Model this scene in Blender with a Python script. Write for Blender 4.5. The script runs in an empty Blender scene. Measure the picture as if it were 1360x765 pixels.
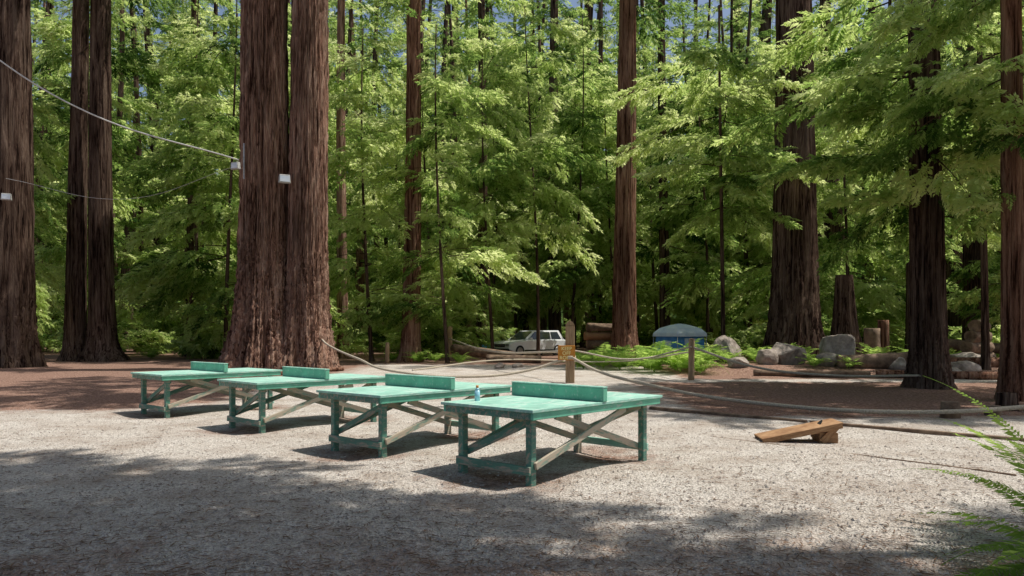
import bpy, bmesh, math, numpy as np
from mathutils import Vector, Matrix
rad=math.radians
rng=np.random.default_rng(7)
scene=bpy.context.scene
COL=scene.collection

# ------------------------------------------------------------ helpers
def link(o,parent=None):
    COL.objects.link(o)
    if parent is not None: o.parent=parent
    return o
def empty(name,loc=(0,0,0),rotz=0,scale=1):
    e=bpy.data.objects.new(name,None); e.location=loc; e.rotation_euler=(0,0,rotz); e.scale=(scale,)*3
    e.empty_display_size=.2
    return link(e)
def np_mesh(name,V,F,mats=(),shade=None,midx=None,smooth=False):
    V=np.ascontiguousarray(V,dtype=np.float32); F=np.ascontiguousarray(F,dtype=np.int32)
    me=bpy.data.meshes.new(name); n,k=F.shape
    me.vertices.add(len(V)); me.vertices.foreach_set('co',V.ravel())
    me.loops.add(n*k); me.loops.foreach_set('vertex_index',F.ravel())
    me.polygons.add(n); me.polygons.foreach_set('loop_start',np.arange(n,dtype=np.int32)*k)
    me.polygons.foreach_set('loop_total',np.full(n,k,dtype=np.int32))
    for m in mats: me.materials.append(m)
    if midx is not None: me.polygons.foreach_set('material_index',np.asarray(midx,dtype=np.int32))
    me.polygons.foreach_set('use_smooth',np.full(n,smooth))
    if shade is not None:
        a=me.attributes.new('shade','FLOAT','POINT'); a.data.foreach_set('value',np.asarray(shade,dtype=np.float32))
    me.update(calc_edges=True); me.validate()
    return me
def quad_mesh(name,Q,sh,mi,mats):
    V=Q.reshape(-1,3); F=np.arange(len(V)).reshape(-1,4)
    return np_mesh(name,V,F,mats,np.repeat(sh,4),mi)
def ob(name,me,parent=None,loc=(0,0,0),rot=(0,0,0),sc=(1,1,1)):
    o=bpy.data.objects.new(name,me); o.location=loc; o.rotation_euler=rot
    o.scale=sc if hasattr(sc,'__len__') else (sc,)*3
    return link(o,parent)
def box(name,size,loc,mat,parent=None,rot=(0,0,0),bev=.008):
    x,y,z=[s/2 for s in size]
    V=[(a*x,b*y,c*z) for a in(-1,1) for b in(-1,1) for c in(-1,1)]
    F=[(0,1,3,2),(4,6,7,5),(0,4,5,1),(2,3,7,6),(0,2,6,4),(1,5,7,3)]
    me=bpy.data.meshes.new(name); me.from_pydata(V,[],F); me.materials.append(mat)
    o=ob(name,me,parent,loc,rot)
    if bev:
        m=o.modifiers.new('bevel','BEVEL'); m.width=bev; m.segments=2
    return o
def beam(name,p,q,w,t,mat,parent=None,bev=.006):
    p=Vector(p);q=Vector(q);d=q-p
    o=box(name,(d.length,w,t),(p+q)/2,mat,parent,(0,0,0),bev)
    o.rotation_euler=d.to_track_quat('X','Z').to_euler()
    return o
def prism(name,prof,y0,y1,mat,parent=None,bev=0,loc=(0,0,0)):
    n=len(prof); V=[(a,y0,b) for a,b in prof]+[(a,y1,b) for a,b in prof]
    F=[tuple(range(n))[::-1],tuple(range(n,2*n))]+[(i,(i+1)%n,n+(i+1)%n,n+i) for i in range(n)]
    me=bpy.data.meshes.new(name); me.from_pydata(V,[],F); me.materials.append(mat)
    bm=bmesh.new(); bm.from_mesh(me); bmesh.ops.recalc_face_normals(bm,faces=bm.faces); bm.to_mesh(me); bm.free()
    o=ob(name,me,parent,loc)
    if bev:
        m=o.modifiers.new('bevel','BEVEL'); m.width=bev; m.segments=3
    return o
def cyl(name,p,q,r0,r1,mat,parent=None,seg=20,rough=0,caps=True):
    p=np.array(p,float);q=np.array(q,float);d=q-p;L=np.linalg.norm(d);d/=L
    a=np.cross(d,[0,0,1.]); 
    if np.linalg.norm(a)<1e-3:a=np.array([1.,0,0])
    a/=np.linalg.norm(a);b=np.cross(d,a)
    rings=max(2,int(L/.3)+2) if rough else 2
    V=[];ph=rng.random(4)*6
    for i in range(rings):
        t=i/(rings-1)
        for j in range(seg):
            th=2*math.pi*j/seg
            r=(r0+(r1-r0)*t)*(1+rough*(math.sin(3*th+ph[0]+2*t)+math.sin(5*th+ph[1]-4*t)+.6*math.sin(11*th+ph[2]+5*t)+rng.normal()*.3))
            V.append(p+d*L*t+r*(a*math.cos(th)+b*math.sin(th)))
    F=[(i*seg+j,i*seg+(j+1)%seg,(i+1)*seg+(j+1)%seg,(i+1)*seg+j) for i in range(rings-1) for j in range(seg)]
    if caps:
        F+= [tuple(range(seg))[::-1],tuple((rings-1)*seg+j for j in range(seg))]
    me=bpy.data.meshes.new(name); me.from_pydata([tuple(v) for v in V],[],F); me.materials.append(mat)
    for pl in me.polygons: pl.use_smooth=len(pl.vertices)==4
    return ob(name,me,parent)

# ------------------------------------------------------------ materials
def newmat(name):
    m=bpy.data.materials.new(name); m.use_nodes=True; nt=m.node_tree; nt.nodes.clear()
    out=nt.nodes.new('ShaderNodeOutputMaterial'); return m,nt,out
def N(nt,t,**kw):
    n=nt.nodes.new(t)
    for k,v in kw.items():
        if k in n.inputs: n.inputs[k].default_value=v
        else: setattr(n,k,v)
    return n
def ramp(nt,stops,src=None):
    r=nt.nodes.new('ShaderNodeValToRGB'); cr=r.color_ramp
    while len(cr.elements)<len(stops): cr.elements.new(.5)
    for e,(p,c) in zip(cr.elements,stops):
        e.position=p; e.color=(*c,1) if len(c)==3 else c
    if src is not None: nt.links.new(src,r.inputs[0])
    return r
def coords(nt,scale=(1,1,1),kind='Object'):
    tc=nt.nodes.new('ShaderNodeTexCoord'); mp=nt.nodes.new('ShaderNodeMapping')
    mp.inputs['Scale'].default_value=scale; nt.links.new(tc.outputs[kind],mp.inputs[0]); return mp.outputs[0]
def noisemat(name,c0,c1,scale=(8,8,8),rough=.8,bump=.3,bd=.02,detail=5,pos=(.35,.65),c2=None,spec=.3,metal=0):
    m,nt,out=newmat(name); b=N(nt,'ShaderNodeBsdfPrincipled'); b.inputs['Roughness'].default_value=rough
    b.inputs['Specular IOR Level'].default_value=spec; b.inputs['Metallic'].default_value=metal
    v=coords(nt,scale); n=N(nt,'ShaderNodeTexNoise',Detail=detail,Scale=1.0,Roughness=.65); nt.links.new(v,n.inputs[0])
    st=[(pos[0],c0),(pos[1],c1)]
    if c2: st.append((min(pos[1]+.12,1),c2))
    r=ramp(nt,st,n.outputs[0]); nt.links.new(r.outputs[0],b.inputs[0])
    if bump:
        bp=N(nt,'ShaderNodeBump',Strength=bump,Distance=bd); nt.links.new(n.outputs[0],bp.inputs['Height']); nt.links.new(bp.outputs[0],b.inputs['Normal'])
    nt.links.new(b.outputs[0],out.inputs[0]); return m
def barkmat(name,dark,mid,light,simple=False):
    m,nt,out=newmat(name); b=N(nt,'ShaderNodeBsdfDiffuse')
    v=coords(nt,(3.4,3.4,.2)); n=N(nt,'ShaderNodeTexNoise',Detail=5,Scale=1.6,Roughness=.68,Distortion=1.0); nt.links.new(v,n.inputs[0])
    if simple:
        r=ramp(nt,[(.38,dark),(.5,mid),(.68,light)],n.outputs[0]); nt.links.new(r.outputs[0],b.inputs[0])
        nt.links.new(b.outputs[0],out.inputs[0]); return m
    v2=coords(nt,(13,13,1.1)); n2=N(nt,'ShaderNodeTexNoise',Detail=4,Scale=1.5,Roughness=.75); nt.links.new(v2,n2.inputs[0])
    v3=coords(nt,(.7,.7,.2)); n3=N(nt,'ShaderNodeTexNoise',Detail=2,Scale=1.0); nt.links.new(v3,n3.inputs[0])
    mx=N(nt,'ShaderNodeMath',operation='MULTIPLY_ADD'); nt.links.new(n2.outputs[0],mx.inputs[0]); mx.inputs[1].default_value=.4
    nt.links.new(n.outputs[0],mx.inputs[2])
    r=ramp(nt,[(.58,dark),(.67,mid),(.86,light)],mx.outputs[0])
    hs=N(nt,'ShaderNodeHueSaturation'); nt.links.new(r.outputs[0],hs.inputs['Color'])
    mr=N(nt,'ShaderNodeMapRange'); nt.links.new(n3.outputs[0],mr.inputs[0]); mr.inputs[1].default_value=.3; mr.inputs[2].default_value=.7; mr.inputs[3].default_value=.55; mr.inputs[4].default_value=1.35
    nt.links.new(mr.outputs[0],hs.inputs['Value']); nt.links.new(hs.outputs[0],b.inputs[0])
    bp=N(nt,'ShaderNodeBump',Strength=1.0,Distance=.2); nt.links.new(mx.outputs[0],bp.inputs['Height']); nt.links.new(bp.outputs[0],b.inputs['Normal'])
    nt.links.new(b.outputs[0],out.inputs[0]); return m
def leafmat(name,stops,tstops,mix=.5):
    m,nt,out=newmat(name)
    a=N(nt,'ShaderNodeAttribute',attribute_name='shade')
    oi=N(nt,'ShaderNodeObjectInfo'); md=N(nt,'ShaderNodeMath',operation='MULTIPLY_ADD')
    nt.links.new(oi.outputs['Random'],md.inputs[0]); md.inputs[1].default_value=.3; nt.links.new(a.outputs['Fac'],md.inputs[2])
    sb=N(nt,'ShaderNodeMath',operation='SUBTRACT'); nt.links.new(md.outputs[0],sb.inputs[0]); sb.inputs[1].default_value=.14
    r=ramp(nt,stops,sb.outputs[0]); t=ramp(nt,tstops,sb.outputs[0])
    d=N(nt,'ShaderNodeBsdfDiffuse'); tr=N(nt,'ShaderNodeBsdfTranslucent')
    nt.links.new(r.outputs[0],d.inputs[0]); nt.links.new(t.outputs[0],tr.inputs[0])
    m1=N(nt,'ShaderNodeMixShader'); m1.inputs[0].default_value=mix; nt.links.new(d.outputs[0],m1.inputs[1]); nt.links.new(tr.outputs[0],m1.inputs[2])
    nt.links.new(m1.outputs[0],out.inputs[0]); return m

M_bark=barkmat('redwood_bark',(.06,.03,.022),(.31,.175,.125),(.55,.38,.29))
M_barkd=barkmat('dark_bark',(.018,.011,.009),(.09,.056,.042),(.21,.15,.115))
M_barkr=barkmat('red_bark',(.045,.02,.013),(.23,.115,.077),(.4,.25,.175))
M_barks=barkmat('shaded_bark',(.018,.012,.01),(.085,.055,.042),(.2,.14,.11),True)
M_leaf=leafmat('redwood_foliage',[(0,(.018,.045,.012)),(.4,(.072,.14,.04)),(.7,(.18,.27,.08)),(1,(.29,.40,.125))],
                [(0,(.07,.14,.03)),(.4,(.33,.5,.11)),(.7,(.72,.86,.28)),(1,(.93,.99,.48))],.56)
M_fern=leafmat('fern_leaf',[(0,(.05,.11,.02)),(1,(.2,.34,.07))],[(0,(.25,.42,.06)),(1,(.65,.85,.2))],.5)
M_log=noisemat('weathered_log',(.08,.05,.035),(.26,.18,.12),(3,3,3),.9,.5,.04,c2=(.38,.29,.21))
M_cutwood=noisemat('cut_wood',(.22,.11,.05),(.42,.25,.13),(5,5,30),.8,.3)
M_postwood=noisemat('post_wood',(.22,.14,.08),(.42,.3,.18),(20,20,2),.85,.4)
M_rock=noisemat('boulder_stone',(.17,.135,.11),(.42,.36,.31),(2.5,2.5,2.5),.9,.7,.08,c2=(.58,.52,.46))
M_rope=noisemat('manila_rope',(.32,.27,.2),(.55,.49,.39),(30,30,30),.9,.5,.01)
def paint(name,c,worn,amt):
    m,nt,out=newmat(name); b=N(nt,'ShaderNodeBsdfPrincipled'); b.inputs['Roughness'].default_value=.5; b.inputs['Specular IOR Level'].default_value=.35
    v=coords(nt,(3,14,14)); n=N(nt,'ShaderNodeTexNoise',Detail=8,Scale=1.3,Roughness=.72); nt.links.new(v,n.inputs[0])
    v2=coords(nt,(2,2,2)); n2=N(nt,'ShaderNodeTexNoise',Detail=6,Scale=1.5,Roughness=.65); nt.links.new(v2,n2.inputs[0])
    dk=tuple(x*.66 for x in c)
    r1=ramp(nt,[(.32,dk),(.6,c)],n2.outputs[0])
    mm=ramp(nt,[(amt,(0,0,0)),(amt+.08,(1,1,1))],n.outputs[0])
    mx=N(nt,'ShaderNodeMix',data_type='RGBA'); nt.links.new(mm.outputs[0],mx.inputs[0]); nt.links.new(r1.outputs[0],mx.inputs[6]); mx.inputs[7].default_value=(*worn,1)
    nt.links.new(mx.outputs[2],b.inputs[0])
    bp=N(nt,'ShaderNodeBump',Strength=.25,Distance=.006); nt.links.new(n.outputs[0],bp.inputs['Height']); nt.links.new(bp.outputs[0],b.inputs['Normal'])
    nt.links.new(b.outputs[0],out.inputs[0]); return m
M_top=paint('green_table_paint',(.33,.63,.51),(.54,.67,.59),.52)
M_net=paint('green_board_paint',(.16,.51,.35),(.4,.52,.44),.57)
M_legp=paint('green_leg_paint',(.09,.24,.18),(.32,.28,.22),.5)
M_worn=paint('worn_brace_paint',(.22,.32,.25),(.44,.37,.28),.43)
M_white=noisemat('white_car_paint',(.76,.77,.78),(.82,.83,.84),(3,3,3),.25,0,spec=.5)
M_glass=noisemat('dark_glass',(.02,.025,.03),(.04,.05,.06),(1,1,1),.08,0,spec=.8)
M_tyre=noisemat('tyre_rubber',(.015,.015,.015),(.03,.03,.03),(9,9,9),.9,.1)
M_metal=noisemat('grey_metal',(.3,.3,.3),(.5,.5,.5),(9,9,9),.4,0,metal=.6)
M_blue=noisemat('blue_fabric',(.07,.25,.58),(.12,.36,.7),(3,3,3),.8,.4,.05)
M_pale=noisemat('pale_fabric',(.55,.66,.78),(.72,.79,.85),(2,2,2),.8,.4,.05)
M_sign=noisemat('orange_sign_paint',(.5,.2,.03),(.6,.26,.04),(9,9,9),.6,.1)
M_yel=noisemat('yellow_lettering',(.8,.7,.3),(.85,.75,.35),(9,9,9),.6,0)
M_lampw=noisemat('lamp_housing',(.35,.35,.33),(.5,.5,.47),(9,9,9),.5,0)
M_cable=noisemat('cable_sheath',(.45,.45,.43),(.6,.6,.58),(9,9,9),.7,0)
M_stone=noisemat('gravel_stone',(.22,.19,.165),(.55,.5,.45),(2.3,2.3,2.3),.9,0,detail=9)
M_twig=noisemat('dead_twig',(.1,.055,.03),(.25,.15,.09),(6,6,6),.9,0)
M_bottle=noisemat('bottle_plastic',(.25,.5,.62),(.35,.6,.7),(9,9,9),.2,0,spec=.6)
M_cap=noisemat('orange_cap',(.6,.2,.04),(.65,.24,.05),(9,9,9),.4,0)

# ------------------------------------------------------------ world + sun
w=bpy.data.worlds.new("World"); scene.world=w; w.use_nodes=True; nt=w.node_tree
bg=nt.nodes.get('Background') or nt.nodes.new('ShaderNodeBackground')
sky=nt.nodes.new('ShaderNodeTexSky'); sky.sky_type='NISHITA'; sky.sun_disc=False
EL=rad(66); AZ=rad(84)
sky.sun_elevation=EL; sky.sun_rotation=AZ; sky.air_density=1.0; sky.dust_density=3.0
nt.links.new(sky.outputs[0],bg.inputs[0]); bg.inputs[1].default_value=.115
sd=Vector((math.sin(AZ)*math.cos(EL),math.cos(AZ)*math.cos(EL),math.sin(EL)))
sl=bpy.data.lights.new('sun','SUN'); sl.energy=5.0; sl.angle=rad(.53); sl.color=(1,.955,.88)
so=bpy.data.objects.new('sun',sl); so.rotation_euler=sd.to_track_quat('Z','Y').to_euler(); so.location=(0,0,60); link(so)
scene.view_settings.view_transform='Standard'; scene.view_settings.look='None'; scene.view_settings.exposure=0

# ------------------------------------------------------------ camera
cd=bpy.data.cameras.new('camera'); cd.sensor_width=36; cd.lens=26.47; cd.shift_y=.0423; cd.clip_end=1500; cd.clip_start=.05
co=bpy.data.objects.new('camera',cd); co.location=(0,0,1.75); co.rotation_euler=(rad(90),0,0); link(co); scene.camera=co

TABLES=[(.23,8.38),(-1.83,10.3),(-4.3,12.8),(-7.1,15.2)]
TU=np.array([.676,.737]); TV=np.array([-.737,.676])
def tcen(x,y): return np.array([x,y])+TU*1.37+TV*.7625
# ------------------------------------------------------------ ground
def sm(a,b,x): 
    t=np.clip((x-a)/(b-a),0,1); return t*t*(3-2*t)
def gz(x,y):
    x=np.asarray(x,float);y=np.asarray(y,float)
    z=.018*np.sin(x*1.3+.5*y)*np.sin(y*.9+1)+.012*np.sin(x*2.9+1)*np.cos(y*2.3)
    for t in TABLES:
        c=tcen(*t)
        for s in(-1,1):
            p=c+TU*s*1.15; z=z-.05*np.exp(-((x-p[0])**2+(y-p[1])**2)/.45)
    z=z+.3*sm(6,9,x)*(1-sm(21,25,x))*sm(29.5,32,y)*(1-sm(36,42,y))
    z=z+ 45*sm(135,230,y)
    return z
xs=np.concatenate([-np.geomspace(300,15.3,30),np.arange(-15,15.01,.25),np.geomspace(15.3,300,30)])
ys=np.concatenate([-np.geomspace(120,3,14),np.arange(-2.5,40,.25),np.geomspace(40.5,400,50)])
X,Y=np.meshgrid(xs,ys); Z=gz(X,Y)
V=np.stack([X,Y,Z],-1).reshape(-1,3); nx=len(xs); ny=len(ys)
I=(np.arange(ny-1)[:,None]*nx+np.arange(nx-1)[None,:]).ravel()
F=np.stack([I,I+1,I+nx+1,I+nx],1)
duff=sm(36,44,Y+.15*X)
duff=np.maximum(duff,(1-sm(-10,-5.5,X))*sm(15,19,Y))
duff=np.maximum(duff,sm(5.5,8,X)*sm(26.5,29,Y))
duff=np.maximum(duff,.62*sm(3,5,X)*sm(14.6,16,Y)*(1-sm(25,27,Y)))
duff=np.maximum(duff,.38*(1-sm(4.2,8.5,Y)))
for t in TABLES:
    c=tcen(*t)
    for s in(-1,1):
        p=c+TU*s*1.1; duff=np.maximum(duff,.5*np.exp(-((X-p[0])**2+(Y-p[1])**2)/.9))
m,nt,out=newmat('gravel_and_duff'); b=N(nt,'ShaderNodeBsdfDiffuse')
g=N(nt,'ShaderNodeNewGeometry')
vo=N(nt,'ShaderNodeTexVoronoi',Scale=42.0); nt.links.new(g.outputs['Position'],vo.inputs['Vector'])
vo2=N(nt,'ShaderNodeTexVoronoi',Scale=95.0); nt.links.new(g.outputs['Position'],vo2.inputs['Vector'])
sep=N(nt,'ShaderNodeSeparateColor'); nt.links.new(vo.outputs['Color'],sep.inputs[0])
sep2=N(nt,'ShaderNodeSeparateColor'); nt.links.new(vo2.outputs['Color'],sep2.inputs[0])
av=N(nt,'ShaderNodeMath',operation='MULTIPLY_ADD'); nt.links.new(sep.outputs[0],av.inputs[0]); av.inputs[1].default_value=.5
av0=N(nt,'ShaderNodeMath',operation='MULTIPLY'); nt.links.new(sep2.outputs[1],av0.inputs[0]); av0.inputs[1].default_value=.5
nt.links.new(av0.outputs[0],av.inputs[2])
gr=ramp(nt,[(.05,(.25,.215,.18)),(.45,(.53,.485,.43)),(.95,(.8,.745,.68))],av.outputs[0])
nl=N(nt,'ShaderNodeTexNoise',Scale=.9,Detail=6.0,Roughness=.65); nt.links.new(g.outputs['Position'],nl.inputs[0])
lr=ramp(nt,[(.43,(0,0,0)),(.71,(.8,.8,.8))],nl.outputs[0])
mx=N(nt,'ShaderNodeMix',data_type='RGBA'); nt.links.new(lr.outputs[0],mx.inputs[0]); nt.links.new(gr.outputs[0],mx.inputs[6]); mx.inputs[7].default_value=(.34,.27,.215,1)
nd=N(nt,'ShaderNodeTexNoise',Scale=14.0,Detail=6.0,Roughness=.78); nt.links.new(g.outputs['Position'],nd.inputs[0])
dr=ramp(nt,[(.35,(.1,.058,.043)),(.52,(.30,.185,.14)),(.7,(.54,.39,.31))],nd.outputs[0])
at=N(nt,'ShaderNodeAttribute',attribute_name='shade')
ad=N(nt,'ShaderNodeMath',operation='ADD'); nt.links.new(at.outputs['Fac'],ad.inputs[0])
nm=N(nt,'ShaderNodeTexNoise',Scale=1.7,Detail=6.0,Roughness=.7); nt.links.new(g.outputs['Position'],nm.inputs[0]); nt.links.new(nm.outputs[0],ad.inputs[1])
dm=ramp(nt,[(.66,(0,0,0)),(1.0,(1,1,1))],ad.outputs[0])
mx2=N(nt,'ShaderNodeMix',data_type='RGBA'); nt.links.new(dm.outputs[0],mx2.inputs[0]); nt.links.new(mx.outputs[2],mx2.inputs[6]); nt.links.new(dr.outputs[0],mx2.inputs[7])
sx=N(nt,'ShaderNodeSeparateXYZ'); nt.links.new(g.outputs['Position'],sx.inputs[0])
mf=N(nt,'ShaderNodeMapRange'); nt.links.new(sx.outputs[1],mf.inputs[0]); mf.inputs[1].default_value=70; mf.inputs[2].default_value=120
mx3=N(nt,'ShaderNodeMix',data_type='RGBA'); nt.links.new(mf.outputs[0],mx3.inputs[0]); nt.links.new(mx2.outputs[2],mx3.inputs[6]); mx3.inputs[7].default_value=(.06,.1,.035,1)
nt.links.new(mx3.outputs[2],b.inputs[0])
hs=N(nt,'ShaderNodeMath',operation='ADD'); nt.links.new(vo.outputs['Distance'],hs.inputs[0]); nt.links.new(nd.outputs[0],hs.inputs[1])
bp=N(nt,'ShaderNodeBump',Strength=.9,Distance=.03); nt.links.new(hs.outputs[0],bp.inputs['Height']); nt.links.new(bp.outputs[0],b.inputs['Normal'])
nt.links.new(b.outputs[0],out.inputs[0])
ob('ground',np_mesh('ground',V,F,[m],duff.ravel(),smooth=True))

def stones(n,d0,d1,smin,smax):
    D=1/(1/d1+(1/d0-1/d1)*rng.random(n)); Xp=(rng.random(n)*2-1)*(.72*D+.5)
    s=smin+(smax-smin)*rng.random(n)**3
    base=np.array([[1,0,0],[0,1,0],[-1,0,0],[0,-1,0],[0,0,.8],[0,0,-.6]],float)
    th=rng.random(n)*6.28; 
    P=base[None]*(1+.35*rng.normal(size=(n,6,1)))*s[:,None,None]
    c,sn=np.cos(th)[:,None],np.sin(th)[:,None]
    Q=np.stack([P[...,0]*c-P[...,1]*sn,P[...,0]*sn+P[...,1]*c,P[...,2]],-1)
    Q[...,0]+=Xp[:,None];Q[...,1]+=D[:,None];Q[...,2]+=(gz(Xp,D)+s*.15)[:,None]
    T=np.array([[0,1,4],[1,2,4],[2,3,4],[3,0,4],[1,0,5],[2,1,5],[3,2,5],[0,3,5]])
    Fc=(np.arange(n)[:,None,None]*6+T[None]).reshape(-1,3)
    return Q.reshape(-1,3),Fc
Vs,Fs=stones(45000,3.2,17,.005,.02)
ob('gravel',np_mesh('gravel',Vs,Fs,[M_stone]))
def litter(n,d0,d1):
    D=1/(1/d1+(1/d0-1/d1)*rng.random(n)); Xp=(rng.random(n)*2-1)*(.72*D+.5)
    L=.015+.08*rng.random(n)**2; th=rng.random(n)*6.28; wd=.003+.005*rng.random(n)
    dx,dy=np.cos(th),np.sin(th); z=gz(Xp,D)+.012
    Q=np.stack([np.stack([Xp-dx*L,D-dy*L,z],-1),np.stack([Xp+dy*wd,D-dx*wd,z+.006],-1),np.stack([Xp+dx*L,D+dy*L,z+.004],-1),np.stack([Xp-dy*wd,D+dx*wd,z+.006],-1)],1)
    return Q
Q=litter(20000,3.2,28); ob('leaf_litter',quad_mesh('leaf_litter',Q,np.zeros(len(Q)),None,[M_twig]))

# ------------------------------------------------------------ foliage generators
def spray(n=12,w=.085):
    q=[]
    for i in range(n):
        t=(i+.4)/n
        for s in(-1,1):
            base=np.array([t,0,-.22*t*t])
            a=s*rad(62-22*t+rng.normal()*6); L=.44*(1-t)**.55*min(1,.55+2*t)*(.75+.5*rng.random())
            d=np.array([math.cos(a),math.sin(a),-.25+.2*rng.normal()])
            p=np.array([-math.sin(a),math.cos(a),.7*rng.normal()])*w*.5
            q.append([base,base+d*L*.45+p,base+d*L,base+d*L*.45-p])
    q.append([[.9,0,-.18],[1,.04,-.22],[1.12,0,-.3],[1,-.04,-.22]])
    return np.array(q,float)
SPR=[spray() for _ in range(6)]
def rotm(yaw,pitch,roll):
    return np.array(Matrix.Rotation(yaw,3,'Z')@Matrix.Rotation(-pitch,3,'Y')@Matrix.Rotation(roll,3,'X'))
def limb(L,n,size,rise=.15,droop=.35,rb=.02,lw=.30,hang=0):
    ax=lambda t: np.array([t*L,0,rise*L*t-droop*L*t*t])
    Q=[];S=[];Mi=[]
    for i in range(n):
        t=.12+.88*((i+.5)/n)**.85; s=1 if i%2 else -1
        lat=s*L*lw*(1-t)*rng.random()
        p=ax(t)+np.array([abs(lat)*.5,lat,-abs(lat)*.15+rng.normal()*.06-hang*rng.random()])
        yaw=s*rad(20+50*rng.random()*(1-.6*t)); sc=size*(.65+.6*rng.random())*(1-.35*t)
        R=rotm(yaw,rad(-14-25*hang+16*rng.normal()),rad(22*rng.normal()))
        q=(SPR[rng.integers(6)]*sc)@R.T+p
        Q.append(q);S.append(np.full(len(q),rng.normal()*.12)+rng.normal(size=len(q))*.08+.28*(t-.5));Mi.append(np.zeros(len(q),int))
    seg=5
    for k in range(seg):
        t0,t1=k/seg,(k+1)/seg;a,b_=ax(t0),ax(t1);r0,r1=rb*(1-t0*.85)*L/2,rb*(1-t1*.85)*L/2
        for j in range(3):
            f0,f1=2*math.pi*j/3,2*math.pi*(j+1)/3
            o=lambda f,r:np.array([0,math.cos(f)*r,math.sin(f)*r])
            Q.append(np.array([[a+o(f0,r0),a+o(f1,r0),b_+o(f1,r1),b_+o(f0,r1)]]));S.append(np.zeros(1));Mi.append(np.ones(1,int))
    return np.concatenate(Q),np.concatenate(S),np.concatenate(Mi)
LIMB_F=[limb(4,34,1.2) for _ in range(4)]
LIMB_C=[limb(4,18,1.6) for _ in range(4)]
LIMB_Y=[limb(4,42,.95,.1,.25+.1*k,.012,.42,.4) for k in range(4)]
LIMB_N=[limb(4,80,.7,.12,.25,.014) for _ in range(4)]
def crown(limbs_spec,bank,name,basesh=None,var=.2):
    Q=[];S=[];Mi=[]
    for (p,yaw,pitch,sc) in limbs_spec:
        q,s,mi=bank[rng.integers(len(bank))]
        R=rotm(yaw,pitch,rad(rng.normal()*12))
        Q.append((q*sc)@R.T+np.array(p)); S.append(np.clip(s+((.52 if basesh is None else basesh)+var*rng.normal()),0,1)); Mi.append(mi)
    return quad_mesh(name,np.concatenate(Q),np.concatenate(S),np.concatenate(Mi),[M_leaf,M_barkd])
def cone_specs(h0,h1,r0,r1,n,pw=1.0,pitch0=0,rbase=.2,irr=.75):
    out=[];yaw=0
    for i in range(n):
        t=((i+rng.random())/n); z=h0+(h1-h0)*t; yaw+=2.4+rng.normal()*.4
        L=(r0+(r1-r0)*t**pw)*(1.0-irr*.5+irr*(rng.random()-.2)*1.2)
        out.append(((math.cos(yaw)*rbase,math.sin(yaw)*rbase,z),yaw,rad(pitch0+8+12*rng.normal()-12*(1-t)),max(.8,L)/4))
    return out
def clump_specs(h0,h1,r,n,nc):
    out=[]
    for c in range(nc):
        zc=h0+(h1-h0)*(c+.5*rng.random())/nc; yc=c*2.4+rng.normal()*.6; Lc=r*(.5+.8*rng.random())
        for i in range(n//nc):
            out.append(((0,0,zc+rng.normal()*.4),yc+rng.normal()*.6,rad(-2+12*rng.normal()),Lc*(.7+.5*rng.random())/4))
    return out
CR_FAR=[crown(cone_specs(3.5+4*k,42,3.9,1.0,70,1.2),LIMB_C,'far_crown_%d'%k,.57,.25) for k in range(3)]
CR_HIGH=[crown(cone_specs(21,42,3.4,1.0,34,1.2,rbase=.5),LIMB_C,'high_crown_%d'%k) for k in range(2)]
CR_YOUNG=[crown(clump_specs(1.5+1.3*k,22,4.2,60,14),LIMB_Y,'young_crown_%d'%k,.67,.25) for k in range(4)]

# ------------------------------------------------------------ trunks
def trunk_mesh(name,h,r0,r1,mat,seg=40,rings=30,flare=.55,fh=1.0,ridge=.06,bend=.1,lean=(0,0)):
    ph=rng.random(12)*6.28
    zz=np.concatenate([np.linspace(-.3,3*fh,rings//3,endpoint=False),np.linspace(3*fh,h,rings-rings//3)])
    th=np.arange(seg)*2*math.pi/seg
    T,Zz=np.meshgrid(th,zz); tt=np.clip(Zz/h,0,1)
    r=r0+(r1-r0)*tt**.8
    lob=1+.3*np.sin(4*T+ph[0]+.1*Zz)+.22*np.sin(7*T+ph[1])+.12*np.sin(11*T+ph[8])
    r=r*(1+flare*np.exp(-np.maximum(Zz,0)/fh)*lob)
    wv=.35*np.sin(Zz*.5+ph[2])+.2*np.sin(Zz*1.3+ph[3])
    k=max(4,int(seg/9))
    rd=np.abs(np.sin(k*T*.5*2/2+ph[4]+wv*2))*.5+np.abs(np.sin((k*2+1)*T*.5*2/2+ph[5]-wv*3))*.35+.25*np.sin((k*3+2)*T+ph[6]+wv*5)
    rd=rd+.25*rng.normal(size=rd.shape)
    r=r*(1+ridge*(rd-.5))
    cx=bend*np.sin(Zz*.12+ph[7])-bend*math.sin(ph[7])+lean[0]*Zz; cy=bend*np.cos(Zz*.1+ph[9])-bend*math.cos(ph[9])+lean[1]*Zz
    V=np.stack([cx+r*np.cos(T),cy+r*np.sin(T),Zz],-1).reshape(-1,3)
    nr=len(zz);i,j=np.meshgrid(np.arange(nr-1),np.arange(seg),indexing='ij')
    F=np.stack([i*seg+j,i*seg+(j+1)%seg,(i+1)*seg+(j+1)%seg,(i+1)*seg+j],-1).reshape(-1,4)
    return np_mesh(name,V,F,[mat],smooth=True)
def tree(x,y,r,h=42,mat=None,cr=None,crs=1,flare=.5,seg=56,rings=60,lean=(0,0),fh=None,ridge=.08,name='redwood_tree',r1=None):
    e=empty(name,(x,y,0))
    ob('trunk',trunk_mesh('trunk',h,r,r*.45 if r1 is None else r1,mat or M_bark,seg,rings,flare,fh or max(.5,r),ridge,.12,lean),e)
    if cr is not None: ob('crown',cr,e,(lean[0]*12,lean[1]*12,0),(0,0,rng.random()*6.28),crs)
    return e
e=empty('redwood_tree',(-10.5,35,0))
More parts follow.
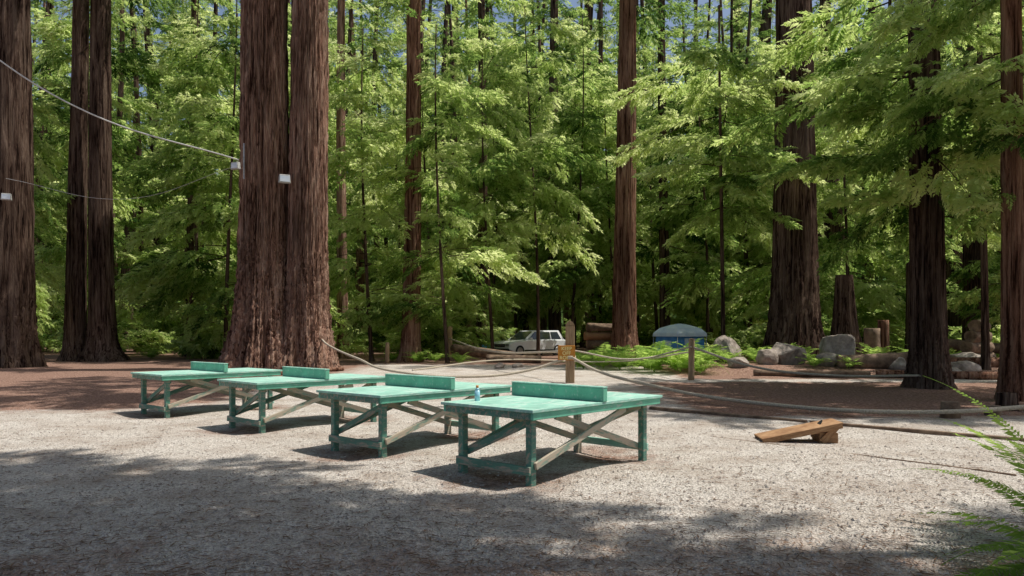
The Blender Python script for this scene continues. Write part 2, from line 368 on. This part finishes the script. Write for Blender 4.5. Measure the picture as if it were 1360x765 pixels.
ob('trunk_a',trunk_mesh('trunk_a',46,1.12,.78,M_bark,200,170,.66,2.0,.13,.02,(-.002,0)),e,(-1.0,0,0))
ob('trunk_b',trunk_mesh('trunk_b',46,.9,.62,M_bark,180,170,.62,1.8,.13,.02,(.007,0)),e,(1.0,-.15,0))
ob('crown',CR_HIGH[0],e,(0,0,3))
tree(-24.8,37,1.2,46,M_barkd,CR_HIGH[1],1.05,.3,90,80,(-.01,0))  # left edge tree: its shade is put into the colour with dark bark
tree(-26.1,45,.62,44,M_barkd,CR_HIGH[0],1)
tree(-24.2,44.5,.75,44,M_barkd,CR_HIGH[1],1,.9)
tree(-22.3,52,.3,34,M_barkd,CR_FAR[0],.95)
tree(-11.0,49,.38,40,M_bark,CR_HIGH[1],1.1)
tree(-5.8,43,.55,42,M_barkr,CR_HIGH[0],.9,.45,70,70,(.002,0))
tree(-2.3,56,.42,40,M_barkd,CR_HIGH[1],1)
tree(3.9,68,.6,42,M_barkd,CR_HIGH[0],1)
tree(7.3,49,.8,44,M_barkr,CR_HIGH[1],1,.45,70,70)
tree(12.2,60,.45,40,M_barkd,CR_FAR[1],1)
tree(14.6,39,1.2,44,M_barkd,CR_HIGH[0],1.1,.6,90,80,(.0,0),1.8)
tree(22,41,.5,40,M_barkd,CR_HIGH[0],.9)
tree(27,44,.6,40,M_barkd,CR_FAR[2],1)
tree(16.9,38.2,.8,4.6,M_barkd,None,1,.5,60,40,r1=.4,name='dead_snag')

def near_tree(x,y,r,specs,mat,lean):
    e=empty('redwood_tree',(x,y,0))
    ob('trunk',trunk_mesh('trunk',34,r,r*.5,mat,110,110,.4,.7,.1,.1,lean),e)
    ob('foliage',crown(specs,LIMB_N,'near_foliage',.73,.22),e)
    return e
sp=[]
for i in range(42):
    z=5.2+7.5*rng.random(); yaw=rng.random()*6.28
    L=(2.2+3.2*rng.random())*(1.15 if math.cos(yaw)<0 else .8)
    sp.append(((.0,0,z),yaw,rad(2+10*rng.normal()-8),L/4))
near_tree(12.9,23.3,.52,sp,M_barkd,(-.008,0))
sp=[((0,0,5+6*rng.random()),rng.random()*6.28,rad(-6+10*rng.normal()),(1.5+2.6*rng.random())/4) for i in range(22)]
near_tree(12.8,19.2,.27,sp,M_barkr,(-.02,0))
sp=[((0,0,7+10*rng.random()),rng.random()*6.28,rad(-6+10*rng.normal()),(3+3.5*rng.random())/4) for i in range(34)]
e=tree(11.8,42,.13,20,M_barkd,None,seg=24,rings=40); ob('foliage',crown(sp,LIMB_N,'mid_foliage',.72,.22),e)
sp=[((0,0,6+8*rng.random()),rng.random()*6.28,rad(-6+10*rng.normal()),(3+3*rng.random())/4) for i in range(26)]
e=tree(19.5,31,.16,20,M_barkd,None,seg=24,rings=40); ob('foliage',crown(sp,LIMB_N,'mid_foliage',.72,.22),e)

for (x,y,k,s,lift) in [(-3.6,42,0,.75,2.2),(-8.2,44,1,.9,0),(1.8,52,3,.9,4.0),(-1.2,48,3,.8,3.0),(14.5,56,2,1.0,0),(18.0,48,1,.9,0),(-17.5,46,1,1.0,0),(-21,51,0,1.1,0),
                  (-14.3,47,3,.8,0),(21,47,0,.9,0),(26,39,1,.9,0),(-30,52,2,1.1,0),(-5.6,54,0,1.0,0),(8.8,64,1,1.0,1),(-29,44,3,.8,0),(31,44,1,.9,0),
                  (-2,68,1,1.2,0),(6,76,2,1.3,1),(1.5,83,1,1.4,0),(14,72,0,1.3,0),(-9,62,0,1.1,0),(23,60,3,1.1,0),(-16,60,1,1.2,0),(10,84,3,1.4,0),(-3,76,2,1.3,0),(17,64,1,1.1,0),(4.8,61,0,1.0,5),(5.5,66,2,1.0,0),(0.5,70,3,1.1,0)]:
    e=empty('young_redwood_tree',(x,y,0)); h=22*s+lift
    ob('trunk',trunk_mesh('trunk',h,.15*s,.03,M_barks,14,24,.3,.3,.05,.5),e)
    ob('crown',CR_YOUNG[k],e,(0,0,lift),(0,0,rng.random()*6.28),s)

e=empty('distant_forest',(0,0,0))
TR=[trunk_mesh('far_trunk_%d'%k,42,[.26,.6,1.0][k],.12,[M_barks,M_barkr,M_barks][k],20,24,.4,.8,.1,.6) for k in range(3)]
pts=[(-24.8,37),(-26,45),(-10.5,35),(14.6,39),(7.3,49),(-5.8,44)]
cnt=0
for it in range(14000):
    y=56+92*rng.random()**.9; x=(rng.random()*2-1)*(.8*y+14)
    if -6<x<18 and y<80: continue
    md=4.8 if y<85 else 5.3
    if any((x-a)**2+(y-b)**2<md*md for a,b in pts): continue
    pts.append((x,y)); k=rng.choice(3,p=[.6,.13,.27]); s=(.75+.4*rng.random())*(1.0 if y<80 else 1.38); rz=rng.random()*6.28; z0=float(gz(x,y))
    ob('forest_trunk',TR[k],e,(x,y,z0),(0,0,rz),s)
    ob('forest_crown',CR_FAR[rng.integers(3)],e,(x,y,z0),(0,0,rz),(s*1.05,s*1.05,s))
    if rng.random()<.45:
        ob('forest_sapling',CR_YOUNG[rng.integers(4)],e,(x+3*rng.normal(),y+3*rng.normal(),z0-1),(0,0,rz),.5+.5*rng.random())
    cnt+=1
    if cnt>=215: break
print('forest',cnt)

# overhead canopy: unseen limbs, added and placed so their shadows fall on chosen ground
ct=1/math.tan(EL); Lx,Ly=math.sin(AZ)*ct,math.cos(AZ)*ct
def Db(x): return np.interp(x,[-9,-5,-2,0,1.5,3,5,8,12],[11.1,10.3,9.2,8.0,7.0,6.8,7.0,7.1,7.0])
sp=[]
while len(sp)<540:
    x=-13+28*rng.random(); y=-1+13*rng.random()
    if y>Db(x)-1.0: continue
    z=13+9*rng.random()
    yaw=rng.random()*6.28; L=1.8+1.6*rng.random()
    cx,cy=x+Lx*z-math.cos(yaw)*L*.5, y+Ly*z-math.sin(yaw)*L*.5
    sp.append(((cx,cy,z),yaw,rad(5*rng.normal()),L/4))
for i in range(160):
    x=3.0+12*rng.random(); y=14.3+9*rng.random(); z=15+8*rng.random(); yaw=rng.random()*6.28; L=1.6+1.4*rng.random()
    sp.append(((x+Lx*z-math.cos(yaw)*L*.5,y+Ly*z-math.sin(yaw)*L*.5,z),yaw,rad(5*rng.normal()),L/4))
for i in range(70):
    x=-8.5-8.5*rng.random(); y=17+12*rng.random(); z=19+8*rng.random(); yaw=rng.random()*6.28; L=2+1.6*rng.random()
    sp.append(((x+Lx*z-math.cos(yaw)*L*.5,y+Ly*z-math.sin(yaw)*L*.5,z),yaw,rad(5*rng.normal()),L/4))
e=empty('shade_canopy'); ob('foliage',crown(sp,LIMB_F,'shade_foliage'),e)
for i,(p,q) in enumerate([((15,7,13),(2,6,16)),((15,7,17),(5,3,19)),((-13,5,14),(-1,5,17)),((-13,5,18),(-4,6,20))]):
    cyl('limb_%d'%i,p,q,.16,.04,M_barkd,e,8)
tree(15.5,3,.6,36,M_bark,None); tree(-13,5,.7,36,M_bark,None)

# ------------------------------------------------------------ ping pong tables
def table(x,y,seed):
    ang=math.atan2(.737,.676); c=tcen(x,y)
    e=empty('ping_pong_table',(c[0],c[1],0),ang+rad([0,1.2,-1.5,1][seed]))
    H=.87;L=2.74;W=1.525
    for s,nm in((-1,'a'),(1,'b')):
        for k in(-1,1):
            box('top_%s_%d'%(nm,k),(L/2-.003,W/2-.002,.035),(s*L/4,k*W/4,H-.0175),M_top,e,(0,0,0),.004)
    box('apron_front',(L-.06,.04,.085),(0,-W/2+.04,H-.078),M_net,e)
    box('apron_back',(L-.06,.04,.085),(0,W/2-.04,H-.078),M_net,e)
    box('apron_left',(.04,W-.124,.085),(-L/2+.05,0,H-.078),M_legp,e)
    box('apron_right',(.04,W-.124,.085),(L/2-.05,0,H-.078),M_legp,e)
    box('net_board',(.09,W+.02,.17),(0,0,H+.086),M_net,e)
    box('net_cap',(.1,W+.03,.018),(0,0,H+.1805),M_top,e)
    lx,ly=L/2-.2,W/2-.2
    for i,(a,b_) in enumerate([(-1,-1),(-1,1),(1,-1),(1,1)]):
        box('leg_%d'%i,(.09,.09,H-.035+.13),(a*lx,b_*ly,(H-.035)/2-.065),M_legp if i!=3 else M_worn,e)
    hz=H-.14
    for s,nm in((-1,'front'),(1,'back')):
        yy=s*(ly+.066)
        beam('brace_up_'+nm,(-lx,yy,.2),(lx*.55,yy,hz),.038,.085,M_worn if s<0 else M_legp,e)
        beam('brace_down_'+nm,(lx,yy-s*.131,.16),(-lx*.55,yy-s*.131,hz),.038,.085,M_worn,e)
    for s,nm in((-1,'left'),(1,'right')):
        xx=s*(lx+.066)
        beam('end_stretcher_'+nm,(xx,-ly-.045,.15),(xx,ly+.045,.15),.038,.1,M_legp if s<0 else M_top,e)
        beam('end_brace_'+nm,(xx-s*.131,-ly,hz),(xx-s*.131,ly,.24),.038,.085,M_worn if s>0 else M_legp,e)
    return e
for i,(x,y) in enumerate(TABLES): table(x,y,i)
e=empty('plastic_bottle',(-.44,9.55,.87))
cyl('body',(0,0,0),(0,0,.13),.034,.034,M_bottle,e); cyl('shoulder',(0,0,.13),(0,0,.165),.034,.014,M_bottle,e); cyl('cap',(0,0,.165),(0,0,.195),.017,.017,M_cap,e)

# ------------------------------------------------------------ ropes & posts
def curve(name,pts,r,mat,parent=None):
    c=bpy.data.curves.new(name,'CURVE'); c.dimensions='3D'; c.bevel_depth=r; c.bevel_resolution=3; c.resolution_u=10
    s=c.splines.new('BEZIER'); s.bezier_points.add(len(pts)-1)
    for b_,p in zip(s.bezier_points,pts): b_.co=p; b_.handle_left_type=b_.handle_right_type='AUTO'
    c.materials.append(mat); o=bpy.data.objects.new(name,c); return link(o,parent)
curve('rope_barrier',[(-8.75,34.5,1.42),(-7.9,32.4,1.15),(-6,29.2,.7),(-3.8,25.6,.36),(-1.5,25,.24),(.4,25.4,.4),(1.9,25.6,.85)],.042,M_rope)
curve('rope_barrier',[(2.06,25.6,.85),(2.7,23.6,.5),(3.6,21.3,.3),(5.54,17,.13),(7.85,15.2,.12),(10.1,14.9,.25),(12,14.8,.5)],.045,M_rope)
curve('rope_barrier',[(2.06,25.7,1.1),(4.2,26.2,.78),(6.4,26.8,1.2)],.03,M_rope)
curve('rope_barrier',[(6.4,26.9,1.2),(8.2,25.6,.55),(10.2,24.4,.33),(12.5,22.9,.4)],.04,M_rope)
curve('rope_barrier',[(-3.8,45.6,1.3),(-1,36,.8),(1.9,25.8,1.05)],.04,M_rope)
curve('rope_barrier',[(-3.6,27.2,.35),(0,32,.55),(4.2,33.5,.4),(6.4,27.1,1.0)],.028,M_rope)
def post(x,y,h,r,name='wooden_post'):
    e=empty(name,(x,y,0)); cyl('shaft',(0,0,-.1),(.02,0,h),r,r*.95,M_postwood,e,16,.02); cyl('top',(.02,0,h),(.02,0,h+.05),r*.95,r*.55,M_postwood,e,16); return e
e=empty('wooden_post',(1.98,25.7,0)); box('shaft',(.3,.2,2.0),(0,0,.95),M_postwood,e,bev=.03)
prism('cap',[(-.15,0),(.15,0),(.09,.12),(0,.17),(-.09,.12)],-.1,.1,M_postwood,e,0,(0,0,1.951))
cyl('rope_wrap',(0,0,.8),(0,0,.92),.2,.2,M_rope,e)
e=empty('warning_sign',(1.85,25.54,1.02)); box('panel',(.58,.03,.5),(0,0,0),M_sign,e,bev=.01)
for k,t in enumerate(['KEEP','OFF','ROPES']):
    tc=bpy.data.curves.new('word','FONT'); tc.body=t; tc.size=.165; tc.align_x='CENTER'; tc.extrude=.003; tc.materials.append(M_yel); tc.offset=.003
    o=bpy.data.objects.new('word_%d'%k,tc); o.location=(0,-.021,.09-.155*k); o.rotation_euler=(rad(90),0,0); link(o,e)
post(6.4,26.9,1.45,.11); post(-3.8,45.8,2.0,.16); post(-6.8,41,1.1,.12)
def stump(x,y,r,h,m=M_log):
    e=empty('tree_stump',(x,y,0)); cyl('stump',(0,0,-.1),(0,0,h),r*1.12,r,m,e,24,.04); return e
stump(8.9,15.3,.17,.32);stump(9.9,15.5,.15,.22);stump(10.9,16.6,.2,.4,M_barkd);stump(11.4,16.4,.18,.35,M_barkd)
def timber(p,q,w,h):
    e=empty('border_timber',((p[0]+q[0])/2,(p[1]+q[1])/2,0)); c=Vector(e.location)
    beam('log',Vector((*p,h*.3))-c,Vector((*q,h*.3))-c,w,h,M_log,e,.02)
timber((3.1,16.9),(5.6,14.3),.1,.08);timber((5.65,14.25),(8.5,11.5),.1,.08)
timber((3.3,12.4),(4.6,10.9),.035,.03);timber((4.62,10.88),(6.1,9.1),.035,.03)

e=empty('cornhole_board',(4.55,12.0,0),rad(-6))
A=math.atan2(.27,1.2)
box('deck',(1.25,.6,.03),(0,0,.19),M_cutwood,e,(0,-A,0))
beam('side_rail_front',(-.6,-.28,.02),(.6,-.28,.29),.035,.08,M_cutwood,e);beam('side_rail_back',(-.6,.28,.02),(.6,.28,.29),.035,.08,M_cutwood,e)
beam('leg_front',(.3,-.235,.02),(.52,-.235,.26),.05,.1,M_cutwood,e);beam('leg_back',(.3,.235,.02),(.52,.235,.26),.05,.1,M_cutwood,e)
box('leg_panel',(.28,.42,.16),(.42,0,.085),M_cutwood,e)
cyl('dark_hole_disc',(.33,0,.279),(.325,0,.2835),.076,.076,M_tyre,e)  # black disc on the deck paints the dark of an open hole

# ------------------------------------------------------------ rocks & logs
def boulder(x,y,sx,sy,sz,seed):
    bm=bmesh.new(); bmesh.ops.create_icosphere(bm,subdivisions=4,radius=1)
    r=np.random.default_rng(seed); planes=[(Vector(r.normal(size=3)).normalized(),.62+.3*r.random()) for _ in range(14)]
    ph=r.random(3)*6
    for v in bm.verts:
        for n_,d_ in planes:
            k=v.co.dot(n_)-d_
            if k>0: v.co-=n_*k*.9
        v.co*=1+.03*math.sin(9*v.co.x+ph[0])*math.sin(8*v.co.y+ph[1])+.01*r.normal()
        v.co.x*=sx;v.co.y*=sy;v.co.z*=sz
    me=bpy.data.meshes.new('boulder'); bm.to_mesh(me); bm.free(); me.materials.append(M_rock)
    return ob('boulder',me,None,(x,y,float(gz(x,y))+sz*.45),(0,0,r.random()*6))
for i,a in enumerate([(12.1,33.4,1.3,.8,.8),(14.6,33.8,1.15,.8,1.0),(10.0,35,1.0,.7,.95),(11.0,32.6,.6,.5,.5),(9.4,31.5,.5,.4,.35),(13.4,32.0,.6,.4,.4),
    (20,33,.9,.7,.4),(-25.2,46.5,.7,.5,.4),(-24.1,46,.5,.4,.35),(-26.5,47,.5,.5,.3),
    (17.8,29.8,.7,.5,.4),(16.8,28.6,.5,.4,.3),(22.6,32.5,.6,.6,.5),(-.6,36,.35,.3,.2),(.3,36.5,.3,.3,.16),(15.9,31.0,.5,.4,.35)]): boulder(*a,i)
def log(p,q,r,m=M_log):
    e=empty('fallen_log',((p[0]+q[0])/2,(p[1]+q[1])/2,0)); c=np.array(e.location)
    cyl('log',np.array(p)-c,np.array(q)-c,r,r*.9,m,e,26,.035)
log((13.6,31.5,.4),(17.3,31.0,.62),.36);log((17.6,32,.35),(21.5,31.2,.4),.3,M_barkr);log((9.4,29.3,.12),(13.5,28.4,.14),.14);log((13.7,28.3,.14),(19,26.8,.14),.16,M_barkr)
log((-3.5,45,.7),(.3,42.5,.3),.3);log((-1.4,42.2,.2),(1.6,41.6,.2),.24);log((-9.5,30,.08),(-7.5,33.4,.08),.09,M_barkr)
for z in range(4): log((4.8+.15*(z%2),50-.1*z,.35+.55*z),(7.0+.1*z,50.2,.35+.55*z),.28,M_cutwood if z==2 else M_log)
for z in range(4): log((20.6+.2*z,34.5,.5+.5*z),(22.6-.1*z,35.5,.5+.5*z),.28,M_log)
stump(17.5,36.6,.35,1.9,M_log);stump(18.2,36.9,.25,2.3,M_barkr)
log((22.5,42,1.2),(27.5,40,.7),.3)

# ------------------------------------------------------------ ferns
def fern_mesh(name,n,L,seed,arch=1.0,m_=26,el0=62,wf=.17,yr=None,wk=.36):
    r=np.random.default_rng(seed); Q=[];S=[]
    for i in range(n):
        yaw=(2*math.pi*i/n+r.normal()*.25) if yr is None else yr[0]+(yr[1]-yr[0])*(i+.5)/n+r.normal()*.06
        Lf=L*(.7+.45*r.random()); el=rad(el0+12*r.normal()); sh=.65+.2*r.normal()
        P=[];p=np.zeros(3);d_el=el
        for k in range(m_+1):
            P.append(p.copy()); p=p+np.array([math.cos(yaw)*math.cos(d_el),math.sin(yaw)*math.cos(d_el),math.sin(d_el)])*Lf/m_; d_el-=rad(3.6*26/m_*arch*(.8+.4*r.random()))
        side=np.array([-math.sin(yaw),math.cos(yaw),0])
        for k in range(m_):
            t=k/m_; f=(P[k+1]-P[k])*m_/Lf
            Q.append([P[k]-side*.004*L,P[k]+side*.004*L,P[k+1]+side*.003*L,P[k+1]-side*.003*L]);S.append(.3)
            if t<.1: continue
            ln=wf*L*math.sin(math.pi*min(1,(t+.12))**.8)*(.9+.2*r.random()); wd=wk*Lf/m_
            for s in(-1,1):
                d=side*s*.95+f*.3+np.array([0,0,-.12+.06*r.normal()]); b0=P[k]; tw=np.array([0,0,.4*r.normal()])*wd
                Q.append([b0,b0+d*ln*.35+f*wd+tw,b0+d*ln,b0+d*ln*.35-f*wd-tw]);S.append(sh+.1*r.normal())
    Q=np.array(Q);return quad_mesh(name,Q,np.clip(np.array(S),0,1),None,[M_fern])
FM=[fern_mesh('fern_%d'%k,18+3*k,1.0,k) for k in range(3)]
for i,(x,y,s) in enumerate([(7.0,31.3,2.5),(8.0,32.2,2.2),(6.0,31.8,2.3),(4.3,35.5,2.3),(5.1,37,2.2),(13.0,36,1.6),(11.9,36.5,1.6),(15.8,32.6,1.2),(16.7,34.5,1.6),(18.3,34,1.7),(19.3,35.2,1.7),
    (-5.2,42,1.4),(-4.4,43,1.4),(-2.9,41.5,1.3),(-14.5,41,1.3),(-21,50,1.6),(-19,49,1.6),(-16.5,47,1.5),(21.5,36.5,1.5),(23.5,35,1.4),(17.2,31.9,1.0),(9.0,39,1.4),(10.5,40,1.4),(14,31.2,1.0),(8.9,34.2,1.6),(25,33,1.5),
    (6.1,34.6,2.2),(7.6,30.4,1.3),(3.7,38,1.9),(5.7,38,1.9),(4.9,34.3,1.9),(-7,44,1.3),(-23,48,1.5),(9.6,33.5,1.5),(7.2,33.6,2.3),(3.3,34.8,1.5),(12.6,31.4,1.1),(11.3,35,1.6),(13.4,34.8,1.6)]):
    ob('fern',FM[i%3],None,(x,y,float(gz(x,y))),(0,0,i*1.3),s)
ob('fern',fern_mesh('fern_near',15,1.4,11,.8,50,50,.135,(rad(110),rad(300)),.46),None,(4.0,5.1,.0))
ob('fern',fern_mesh('fern_near_b',9,1.6,12,.6,52,64,.12,(rad(120),rad(260)),.46),None,(4.65,6.2,.1))
def shrub_mesh(name):
    return crown([((rng.normal()*.4,rng.normal()*.4,.3+1.5*rng.random()),rng.random()*6.28,rad(15+20*rng.normal()),(.9+1.0*rng.random())/4) for _ in range(26)],LIMB_C,name,.7)
SH=[shrub_mesh('shrub_%d'%k) for k in range(2)]
e=empty('undergrowth')
for i in range(220):
    y=46+65*rng.random(); x=(rng.random()*2-1)*(.75*y+5)
    if -5<x<13 and y<64: continue
    ob('shrub',SH[i%2],e,(x,y,0),(0,0,rng.random()*6),.6+.9*rng.random())

# ------------------------------------------------------------ parked car
e=empty('parked_car',(1.3,54,0),rad(-140),1.08)
prism('body',[(-2.5,.5),(-2.55,.95),(-2.45,1.06),(-1.0,1.08),(1.0,1.06),(2.3,.95),(2.55,.82),(2.6,.45),(2.2,.32),(-2.2,.32)],-.95,.95,M_white,e,.08)
V=[(-2.3,-.88,1.06),(1.2,-.88,1.06),(.3,-.70,1.66),(-1.95,-.70,1.68),(-2.3,.88,1.06),(1.2,.88,1.06),(.3,.70,1.66),(-1.95,.70,1.68)]
F=[(0,1,2,3),(7,6,5,4),(1,5,6,2),(0,3,7,4),(3,2,6,7)]
me=bpy.data.meshes.new('cabin');me.from_pydata(V,[],F);me.materials.append(M_white);o=ob('cabin',me,e)
mo=o.modifiers.new('bevel','BEVEL');mo.width=.05;mo.segments=3
def quadp(name,pts,mat,par):
    me=bpy.data.meshes.new(name);me.from_pydata(pts,[],[tuple(range(len(pts)))]);me.materials.append(mat);return ob(name,me,par)
quadp('windshield',[(1.17,-.78,1.09),(1.17,.78,1.09),(.38,.64,1.62),(.38,-.64,1.62)],M_glass,e)
quadp('rear_glass',[(-2.29,-.7,1.11),(-2.29,.7,1.11),(-2.0,.6,1.6),(-2.0,-.6,1.6)],M_glass,e)
for s,nm in((-1,'r'),(1,'l')):
    quadp('front_window_'+nm,[(.0,s*.886,1.1),(.95,s*.886,1.1),(.28,s*.745,1.58),(.0,s*.745,1.58)],M_glass,e)
    quadp('mid_window_'+nm,[(-1.05,s*.886,1.1),(-.07,s*.886,1.1),(-.07,s*.745,1.58),(-1.05,s*.745,1.58)],M_glass,e)
    quadp('rear_window_'+nm,[(-2.0,s*.886,1.1),(-1.12,s*.886,1.1),(-1.12,s*.745,1.58),(-1.75,s*.745,1.58)],M_glass,e)
    box('mirror_'+nm,(.12,.2,.14),(.85,s*1.05,1.14),M_white,e,bev=.03)
    box('sill_'+nm,(2.6,.04,.1),(0,s*.955,.38),M_tyre,e,bev=.01)
    for xx,q in((1.7,'f'),(-1.6,'b')):
        cyl('wheel_%s%s'%(q,nm),(xx,s*.72,.36),(xx,s*.965,.36),.36,.36,M_tyre,e,28); cyl('rim_%s%s'%(q,nm),(xx,s*.966,.36),(xx,s*.98,.36),.24,.21,M_metal,e,20)
    box('headlight_'+nm,(.06,.34,.16),(2.56,s*.72,.76),M_metal,e,bev=.02)
box('grille',(.05,1.02,.2),(2.6,0,.72),M_tyre,e,bev=.02);box('grille_bar',(.03,1.0,.04),(2.635,0,.74),M_metal,e,bev=.01);box('bumper',(.14,1.85,.16),(2.6,0,.44),M_tyre,e,bev=.05)
bm=bmesh.new();bmesh.ops.create_icosphere(bm,subdivisions=4,radius=1)
for v in bm.verts:
    v.co.x*=1.2*(1+.1*math.sin(5*v.co.y));v.co.y*=.9;v.co.z=max(v.co.z,-.1)*.75*(1+.15*math.sin(6*v.co.x+4*v.co.y))
me=bpy.data.meshes.new('tarp');bm.to_mesh(me);bm.free();me.materials.append(M_blue);ob('blue_tarp',me,None,(-1.3,55.5,.1))

# ------------------------------------------------------------ tent shelter: square walls, overhanging pale peaked top
e=empty('camping_tent',(9.8,44,0),rad(28))
def frustum(name,levels,mat):
    V=[]
    for hw,z in levels: V+=[(-hw,-hw,z),(hw,-hw,z),(hw,hw,z),(-hw,hw,z)]
    n=4;F=[(i*n+j,i*n+(j+1)%n,(i+1)*n+(j+1)%n,(i+1)*n+j) for i in range(len(levels)-1) for j in range(n)]+[tuple((len(levels)-1)*n+j for j in range(n))]
    me=bpy.data.meshes.new(name);me.from_pydata(V,[],F);me.materials.append(mat);return ob(name,me,e)
frustum('walls',[(1.02,0),(1.0,.8),(.96,1.62)],M_blue)
o=frustum('roof',[(1.12,1.45),(1.1,1.66),(.85,1.93),(.45,2.1),(.06,2.2)],M_pale); mo=o.modifiers.new('bevel','BEVEL'); mo.width=.05; mo.segments=2
box('door_panel',(.8,.02,1.2),(-.1,-1.025,.75),M_pale,e,(rad(-2),0,0));box('window_panel',(.02,.9,.5),(-1.02,0,.95),M_pale,e,(0,rad(2),0))
box('door_zip',(.03,.02,1.15),(-.1,-1.045,.75),M_blue,e,(rad(-2),0,0),0)
for a in(-1,1):
    for b_ in(-1,1): cyl('pole',(a*1.1,b_*1.1,0),(a*1.06,b_*1.06,1.5),.025,.025,M_metal,e,8)

# ------------------------------------------------------------ flood lights, cables, left frame
def flood(x,y,z,s,rz):
    e=empty('flood_light',(x,y,z),rz,s)
    box('bracket',(.1,.25,.08),(0,.15,.1),M_metal,e); prism('housing',[(-.28,-.2),(.28,-.2),(.24,.2),(-.24,.2)],-.15,.08,M_lampw,e,.03)
    box('lens',(.44,.01,.28),(0,-.155,0),M_pale,e,bev=.004)
    return e
flood(-12.35,33.7,9.15,.8,rad(-25));flood(-10.25,33.9,8.6,.95,rad(25));flood(-23.9,35.6,8.1,.8,rad(20));flood(-24.5,35.5,9.5,.7,rad(-10))
box('conduit',(.06,.06,1.6),(-12.05,33.85,9.4),M_metal,None)
curve('power_cable',[(-26,34,16),(-18.5,33,11.3),(-12.2,33.6,9.4)],.032,M_cable)
curve('power_cable',[(-12.2,33.7,9.2),(-18,35,7.9),(-24,35.7,9.0)],.008,M_cable)
e=empty('metal_goal_frame',(-24.4,35,0)); 
cyl('upright',(0.3,0,0),(0.3,0,2.9),.03,.03,M_lampw,e);cyl('upright_b',(-1.6,0,0),(-1.6,0,2.9),.03,.03,M_lampw,e);cyl('bar',(-1.6,0,2.87),(.3,0,2.87),.03,.03,M_lampw,e,12);cyl('bar_low',(-1.6,0,1.6),(.3,0,1.6),.02,.02,M_lampw,e,12)
